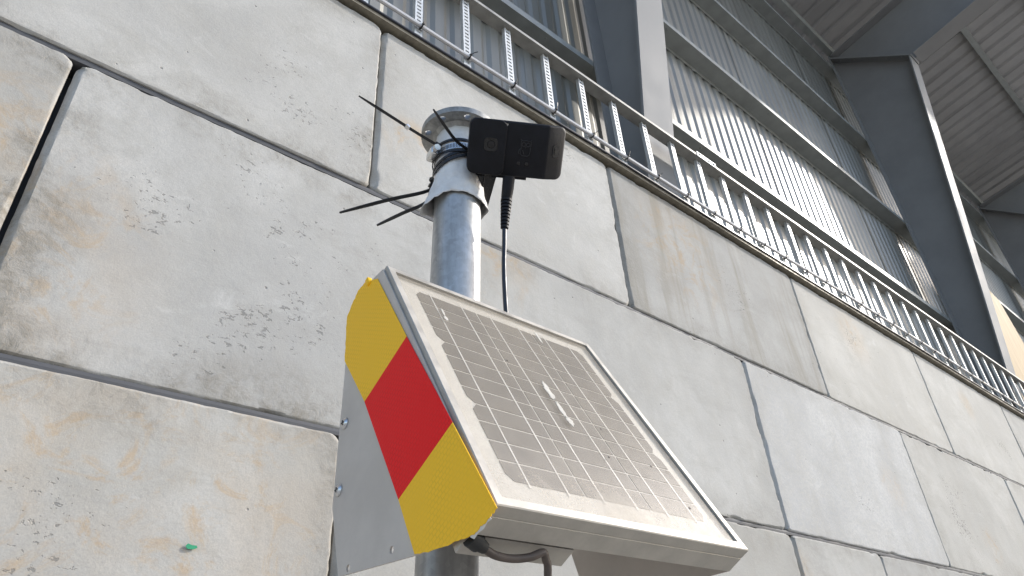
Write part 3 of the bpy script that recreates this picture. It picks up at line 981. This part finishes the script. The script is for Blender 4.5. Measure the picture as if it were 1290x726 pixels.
def rounded_rect(cx, cy, w, h, r, n=6):
    out = []
    for sx, sy, a0 in ((1, 1, 0), (-1, 1, 90), (-1, -1, 180), (1, -1, 270)):
        for k in range(n + 1):
            a = math.radians(a0 + 90 * k / n)
            out.append((cx + sx * (w / 2 - r) + r * math.cos(a), cy + sy * (h / 2 - r) + r * math.sin(a)))
    return out
lx, ly = -0.0435, 0.0045
bm = bmesh.new()
outer = rounded_rect(lx, ly, 0.0215, 0.0205, 0.006); inner = circle(lx + 0.0005, ly, 0.0062, len(outer), math.radians(0))
def ring_between(bm, A, za, B, zb, M4):
    a = [bm.verts.new(M4 @ V((p[0], p[1], za))) for p in A]; b = [bm.verts.new(M4 @ V((p[0], p[1], zb))) for p in B]
    n = len(a)
    for i in range(n):
        bm.faces.new((a[i], a[(i + 1) % n], b[(i + 1) % n], b[i]))
outer2 = rounded_rect(lx, ly, 0.0190, 0.0180, 0.005)
ring_between(bm, outer, 0.0066, outer, 0.0074, DM)
ring_between(bm, outer, 0.0074, outer2, 0.0073, DM)
ring_between(bm, outer2, 0.0073, inner, 0.0067, DM)
child(obj('lens_surround', bm, M['black_gloss']), dev)
bm = bmesh.new()
c = DM @ V((lx + 0.0005, ly, 0.0066))
tube(bm, [c, c + nz * 0.001, c + nz * 0.0016], 0.006, 24, True, [0.0061, 0.0055, 0.003])
child(obj('lens', bm, M['lens'], smooth=True), dev)
# owl emblem, raised line work
ex, ey = 0.0125, 0.0045
bm = bmesh.new()
def line(bm, pts, r=0.0007, closed=False):
    p3 = [DM @ V((ex + p[0], ey + p[1], 0.0004)) for p in pts]
    if closed: p3 = p3 + [p3[0]]
    tube(bm, p3, r, 5)
line(bm, circle(-0.0036, 0.0048, 0.0030, 14), closed=True)
line(bm, circle(0.0036, 0.0048, 0.0030, 14), closed=True)
line(bm, [(-0.0088, 0.0128), (-0.0072, 0.0105), (-0.0045, 0.0100), (0.0, 0.0112), (0.0045, 0.0100), (0.0072, 0.0105), (0.0088, 0.0128)])
line(bm, [(-0.0075, 0.0100), (-0.0082, 0.0050), (-0.0070, 0.0000), (-0.0075, -0.0060), (-0.0070, -0.0105), (-0.0045, -0.0128), (0.0040, -0.0128), (0.0068, -0.0105), (0.0075, -0.0050), (0.0072, 0.0000), (0.0082, 0.0050), (0.0075, 0.0100)])
line(bm, [(-0.0012, 0.0018), (0.0, -0.0005), (0.0012, 0.0018)])
line(bm, [(-0.0072, -0.0010), (-0.0102, -0.0050), (-0.0106, -0.0095), (-0.0085, -0.0100)])
line(bm, [(-0.0045, -0.0040), (-0.0020, -0.0105)])
child(obj('emblem', bm, M['emblem'], smooth=True), dev)
for k in (0.0035, 0.0165):
    bm = bmesh.new()
    c = DM @ V((k, -0.0205, 0.0))
    tube(bm, [c - nz * 0.001, c + nz * 0.0009, c + nz * 0.0013], 0.0025, 16, True, [0.003, 0.0029, 0.0015])
    child(obj('sensor_window', bm, M['lens'], smooth=True), dev)
# push button on the slanted end
bx = V((HW - 0.047, 0, -0.020)).normalized(); bn = V((-bx.z, 0, bx.x))
BM = DM @ frame_matrix(V((0.0622, 0.003, -0.0099)), bx, V((0, 1, 0)), bn)
bm = bmesh.new()
prism(bm, rounded_rect(0, 0, 0.012, 0.020, 0.004), -0.001, 0.0006, BM)
prism(bm, rounded_rect(0, 0, 0.006, 0.011, 0.002), 0.0002, 0.0014, BM)
child(obj('side_button', bm, M['black_gloss']), dev)
# small pale chip on the top edge
bm = bmesh.new()
prism(bm, [(-0.022, HH - 0.004), (-0.018, HH - 0.004), (-0.020, HH - 0.0085)], 0.0002, 0.0007, DM)
child(obj('scuff_mark', bm, M['plate']), dev)
# bracket towards the pole
bm = bmesh.new()
box(bm, (-0.062, -0.052, -0.075), (-0.030, -0.020, -0.0485), DM, 0.004, 2)
box(bm, (-0.073, -0.070, -0.058), (-0.046, -0.0435, -0.020), DM, 0.004, 2)
child(obj('bracket_clip', bm, M['black_gloss'], smooth=True), dev)
bm = bmesh.new()
prism(bm, [(-0.074, -0.036), (-0.022, -0.042), (-0.026, -0.054), (-0.036, -0.110), (-0.053, -0.101), (-0.0525, -0.070), (-0.062, -0.068), (-0.074, -0.058)], -0.062, -0.050, DM)
child(obj('bracket_plate', bm, M['black_gloss']), dev)
bm = bmesh.new()
prism(bm, [(-0.036, -0.0432), (0.020, -0.0432), (0.020, -0.0475), (-0.036, -0.0475)], -0.040, -0.012, DM)
child(obj('socket_flap', bm, M['black']), dev)

# plug and cord of the camera
cc = empty('camera_cord', W(0.5606, 0.6054, 0.742), 'thin black power cord hanging from the camera behind the solar panel', 'cord')
bm = bmesh.new()
path = [V(p) + V((0, 0, CZ)) for p in ((0.5605, 0.6050, 0.7500), (0.5640, 0.6130, 0.7350), (0.5677, 0.6220, 0.7219))]
tube(bm, path, 0.0098, 16, True, [0.0098, 0.0096, 0.0088])
child(obj('plug', bm, M['black'], smooth=True), cc)
pa = V((0.5677, 0.6220, 0.7219 + CZ)); pb2 = V((0.5705, 0.6345, 0.6700 + CZ)); dv = (pb2 - pa).normalized(); L = (pb2 - pa).length
bm = bmesh.new()
tube(bm, [pa, pb2], 0.004, 12, True, [0.0065, 0.0045])
for k in range(9):
    q = pa + dv * (L * (k + 0.4) / 9.2); r = 0.0092 - 0.00035 * k
    tube(bm, [q, q + dv * (L / 9.2 * 0.62)], r, 14)
child(obj('strain_relief', bm, M['black'], smooth=True), cc)
bm = bmesh.new()
tube(bm, smooth_path([pb2, W(0.5712, 0.6380, 0.640), W(0.5695, 0.6400, 0.600), W(0.5700, 0.6420, 0.550), W(0.5730, 0.6450, 0.500), W(0.575, 0.648, 0.44), W(0.565, 0.645, 0.36)], 6), 0.0036, 10)
child(obj('cord', bm, M['cord'], smooth=True), cc)

# ---------------------------------------------------------------- solar panel
PO = W(0.35547, 0.425, 0.15954)
pu = V((0.99998, 0.00512, 0.00377)).normalized(); pv = V((-0.005776, 0.482904, 0.875655)).normalized(); pn = pu.cross(pv).normalized()
PW, PH = 0.3531, 0.3863
PM = frame_matrix(PO, pu, pv, pn)
panel = empty('solar_panel', PO + pu * PW / 2, 'dusty solar panel with pale aluminium frame tilted in front of the pole', 'solar panel')
# frame bars: profile (inward, below the face), mitred
FD = 0.034
profile = [(0, 0.001), (0.001, 0), (0.0095, 0), (0.0095, 0.0022), (0.004, 0.0022), (0.004, FD - 0.002), (0.020, FD - 0.002), (0.020, FD), (0, FD), (0, 0.0140), (0.0004, 0.0137), (0.0004, 0.0123), (0, 0.0120)]
def frame_bar(O2, d2, in2, L):
    bm = bmesh.new()
    a = []; b = []
    for (i, dp) in profile:
        p = V(O2) + V(in2) * i
        s = p + V(d2) * i; e = p + V(d2) * (L - i)
        a.append(bm.verts.new(PM @ V((s.x, s.y, -dp)))); b.append(bm.verts.new(PM @ V((e.x, e.y, -dp))))
    n = len(a)
    for k in range(n):
        bm.faces.new((a[k], a[(k + 1) % n], b[(k + 1) % n], b[k]))
    bm.faces.new(a); bm.faces.new(b[::-1])
    return child(obj('frame_bar', bm, M['alu']), panel)
frame_bar((0, 0), (1, 0), (0, 1), PW)
frame_bar((0, PH), (1, 0), (0, -1), PW)
frame_bar((0, 0), (0, 1), (1, 0), PH)
frame_bar((PW, 0), (0, 1), (-1, 0), PH)
def flat(name, poly, d0, d1, mat, parent=panel, shift=True):
    me_bm = bmesh.new()
    prism(me_bm, poly, d0, d1)
    o = obj(name, me_bm, mat)
    o.parent = parent
    return o
def place_on_panel(o, u, v):
    o.parent = panel
    o.matrix_parent_inverse = Matrix.Translation(-panel.location)
    o.matrix_basis = PM @ Matrix.Translation(V((u, v, 0)))
    return o
o = flat('backsheet', [(0.0045, 0.0045), (PW - 0.0045, 0.0045), (PW - 0.0045, PH - 0.0045), (0.0045, PH - 0.0045)], -0.0075, -0.0062, M['back']); place_on_panel(o, 0, 0)
o = flat('glass_pane', [(0.0045, 0.0045), (PW - 0.0045, 0.0045), (PW - 0.0045, PH - 0.0045), (0.0045, PH - 0.0045)], -0.0045, -0.0024, M['glass']); place_on_panel(o, 0, 0)
# 3 x 12 cells, cut in fours from square wafers with clipped corners
U0, U1, V0, V1 = 0.0335, 0.3235, 0.038, 0.358
cw = (U1 - U0) / 3; chh = (V1 - V0) / 12; gap = 0.0025; clip = 0.0085
def cell_mesh(kind, col):
    w = cw - gap * 1.2; h = chh - gap
    x0, x1, y0, y1 = -w / 2, w / 2, -h / 2, h / 2
    cx_ = clip * 0.8
    poly = []
    if kind == 'low' and col == 0: poly += [(x0, y0 + clip), (x0 + cx_, y0)]
    else: poly += [(x0, y0)]
    if kind == 'low' and col == 2: poly += [(x1 - cx_, y0), (x1, y0 + clip)]
    else: poly += [(x1, y0)]
    if kind == 'top' and col == 2: poly += [(x1, y1 - clip), (x1 - cx_, y1)]
    else: poly += [(x1, y1)]
    if kind == 'top' and col == 0: poly += [(x0 + cx_, y1), (x0, y1 - clip)]
    else: poly += [(x0, y1)]
    bm = bmesh.new(); prism(bm, poly, -0.0061, -0.0055)
    me = bpy.data.meshes.new('cell'); bmesh.ops.recalc_face_normals(bm, faces=bm.faces[:]); bm.to_mesh(me); bm.free(); me.materials.append(M['cell'])
    return me
cms = {(k, q): cell_mesh(k, q) for k in ('mid', 'top', 'low') for q in range(3)}
for c in range(3):
    for r in range(12):
        kind = 'low' if r % 4 == 0 else ('top' if r % 4 == 3 else 'mid')
        o = link('cell', cms[kind, c], None)
        place_on_panel(o, U0 + (c + 0.5) * cw, V0 + (r + 0.5) * chh)
    for q in (0.25, 0.75):
        bm = bmesh.new(); prism(bm, [(-0.0009, V0 - 0.004), (0.0009, V0 - 0.004), (0.0009, V1 + 0.004), (-0.0009, V1 + 0.004)], -0.0054, -0.0051)
        o = obj('busbar', bm, M['bus']); place_on_panel(o, U0 + (c + q) * cw, 0)
# dried splash and specks on the glass
def blob(cx, cy, rx_, ry_, seed, n=22):
    return [(cx + math.cos(a) * rx_ * (1 + 0.75 * noise.noise(V((math.cos(a) * 2.6, math.sin(a) * 2.6, seed)))), cy + math.sin(a) * ry_ * (1 + 0.75 * noise.noise(V((math.cos(a) * 2.6, math.sin(a) * 2.6, seed + 5))))) for a in [2 * math.pi * k / n for k in range(n)]]
for nm, poly in (('dried_splash', blob(0.1745, 0.207, 0.0045, 0.017, 1.0)), ('dried_splash', blob(0.176, 0.176, 0.0032, 0.013, 4.0)), ('dried_splash', blob(0.178, 0.157, 0.0042, 0.007, 8.0)), ('dried_splash', blob(0.061, 0.318, 0.0016, 0.009, 3.0)), ('dried_splash', blob(0.0605, 0.303, 0.0030, 0.005, 12.0)), ('dried_splash', blob(0.232, 0.345, 0.0018, 0.014, 14.0))):
    bm = bmesh.new(); prism(bm, poly, -0.00235, -0.0019)
    place_on_panel(obj(nm, bm, M['dropping']), 0, 0)
for (su, sv_, sr) in ((0.208, 0.108, 0.0011), (0.282, 0.112, 0.0012), (0.299, 0.052, 0.0012), (0.23, 0.16, 0.0008), (0.13, 0.25, 0.0008)):
    bm = bmesh.new(); prism(bm, blob(su, sv_, sr, sr * 1.4, su * 50, 9), -0.00235, -0.0016)
    place_on_panel(obj('dirt_speck', bm, M['brown_cord']), 0, 0)

# ---------------------------------------------------------------- bracket box that carries the panel
brk = empty('panel_bracket', PO + pv * 0.1 - pn * 0.2, 'grey sheet metal bracket with yellow and red reflective tape beside the solar panel', 'bracket')
outline = [(0.384, 0.006), (0.402, 0.045), (0.398, 0.085), (0.3385, 0.119), (0.1885, 0.2065), (0.111, 0.2215), (0.037, 0.1022), (0.002, 0.036), (0.002, 0.006)]
def plate_matrix(off):                                       # local x = up the panel, y = back from the face
    return frame_matrix(PO + pu * off, pv, -pn, pv.cross(-pn))
hl = [circle(0.0684, 0.1325, 0.0034, 14), circle(0.106, 0.2025, 0.0034, 14)]
for off in (-0.0019, PW + 0.0019):
    o = holed_sheet('side_plate', [outline] + hl, 0.0022, M['plate'], None, plate_matrix(off))
    child(o, brk)
def rivet(a, b):
    bm = bmesh.new()
    c = PO + pv * a - pn * b - pu * 0.0031
    tube(bm, [c, c - pu * 0.0012, c - pu * 0.0030, c - pu * 0.0040], 0.006, 18, True, [0.0068, 0.0066, 0.0045, 0.0012])
    o = child(obj('rivet', bm, M['rivet'], smooth=True), brk)
    bm = bmesh.new()
    for rot_ in (0.4, 1.97):
        box(bm, (-0.0030, -0.0006, 0), (0.0030, 0.0006, 0.0006), frame_matrix(c - pu * 0.0036, pv * math.cos(rot_) + pn * math.sin(rot_), pv * -math.sin(rot_) + pn * math.cos(rot_), -pu))
    child(obj('rivet_recess', bm, M['rubber_and_hole_shade']), brk)
rivet(0.2609, 0.1490); rivet(0.1956, 0.1880)
def tape(name, poly, mat, off, ragged=()):
    pts = []
    n = len(poly)
    for i in range(n):
        a = V(poly[i]); b = V(poly[(i + 1) % n])
        k = 10 if i in ragged else 1
        for j in range(k):
            p = a + (b - a) * (j / k)
            if i in ragged and j:
                tdir = (b - a).normalized()
                p += V((-tdir.y, tdir.x)) * 0.0022 * noise.noise(V((i * 3.1, j * 0.9, 2.2)))
            pts.append(tuple(p))
    bm = bmesh.new()
    prism(bm, pts, 0, 0.0007)
    o = obj(name, bm, mat)
    o.matrix_basis = plate_matrix(0)
    o.location = PO - pu * off
    M4 = plate_matrix(0); M4.translation = PO - pu * off
    o.matrix_basis = M4
    o.parent = brk
    o.matrix_parent_inverse = Matrix.Translation(-brk.location)
    return o
TO = 0.0037
yl = tape('tape_strip', [(0.3807, 0.0187), (0.2487, 0.0129), (0.2493, 0.1064), (0.3407, 0.1185), (0.3685, 0.1045), (0.3985, 0.0899), (0.4105, 0.0560), (0.402, 0.036)], M['yellow'], TO, (3, 4, 5, 6, 7))
rd = tape('tape_strip', [(0.2485, 0.0129), (0.1002, 0.0037), (0.1007, 0.102), (0.2491, 0.1064)], M['red'], TO)
y2 = tape('tape_strip', [(0.1000, 0.0037), (-0.0066, -0.0020), (-0.0060, 0.0125), (-0.0040, 0.0305), (0.0166, 0.0692), (0.0386, 0.1035), (0.1005, 0.102)], M['yellow'], TO, (1, 2, 3, 4))
yl['label'] = 'upper yellow reflective tape'; rd['label'] = 'red reflective tape'; y2['label'] = 'lower yellow reflective tape'
# white torn backing along the lower end, and a folded tab at the top
bm = bmesh.new()
prism(bm, [(-0.0085, 0.008), (-0.0070, 0.014), (-0.0080, 0.020), (-0.0060, 0.027), (-0.0065, 0.033), (-0.002, 0.036), (0.004, 0.030), (0.003, 0.012)], 0, 0.0005, frame_matrix(PO - pu * 0.0033, pv, -pn, pv.cross(-pn)))
child(obj('torn_backing', bm, M['back']), brk)
bm = bmesh.new()
box(bm, (-0.006, -0.004, -0.003), (0.007, 0.004, 0.004), frame_matrix(PO + pv * 0.396 - pn * 0.034 - pu * 0.0032, pv, -pn, -pu), 0.002, 2)
child(obj('tape_fold', bm, M['yellow'], smooth=True), brk)
# back plate under the panel, clamp straps to the pole
bm = bmesh.new()
prism(bm, [(0.001, 0.004), (PW - 0.001, 0.004), (PW - 0.001, PH - 0.01), (0.001, PH - 0.01)], -0.0375, -0.0355, PM)
child(obj('back_plate', bm, M['alu']), brk)
bm = bmesh.new()
prism(bm, [(0.001, 0.005), (0.122, 0.005), (0.116, 0.018), (0.001, 0.018)], -0.062, -0.0405, PM)
child(obj('cable_tray', bm, M['alu']), brk)
for (a, b) in ((0.285, 0.165), (0.215, 0.200)):
    bm = bmesh.new()
    c = PO + pv * a - pn * b
    y0 = c.y - 0.02
    box(bm, (PO.x + 0.0005, 0.655 - 0.012, c.z - 0.016), (PO.x + PW - 0.002, 0.655 + 0.012, c.z + 0.016), None, 0.002, 1)
    child(obj('clamp_strap', bm, M['plate']), brk)
# brown lead of the panel
ld = empty('panel_lead', W(0.43, 0.53, 0.15), 'brown cable looping out below the bottom edge of the solar panel', 'cable')
bm = bmesh.new()
gp = W(0.3690, 0.4650, 0.1385)
tube(bm, smooth_path([gp, W(0.3842, 0.4663, 0.1324), W(0.4030, 0.4653, 0.1308), W(0.4205, 0.4615, 0.1330), W(0.4331, 0.4588, 0.1375), W(0.4390, 0.4620, 0.1330), W(0.4451, 0.4675, 0.1207), W(0.4520, 0.49, 0.06), W(0.462, 0.58, -0.12), W(0.468, 0.65, -0.4), W(0.468, 0.668, -1.2), W(0.468, 0.67, -1.735)], 6), 0.0036, 10)
child(obj('cord', bm, M['brown_cord'], smooth=True), ld)
bm = bmesh.new()
gd = V((0.92, 0.08, -0.38)).normalized()
tube(bm, [gp - gd * 0.012, gp - gd * 0.002, gp - gd * 0.002, gp + gd * 0.006], 0.01, 12, True, [0.008, 0.008, 0.0065, 0.005])
child(obj('gland', bm, M['rubber_and_hole_shade'], smooth=True), ld)
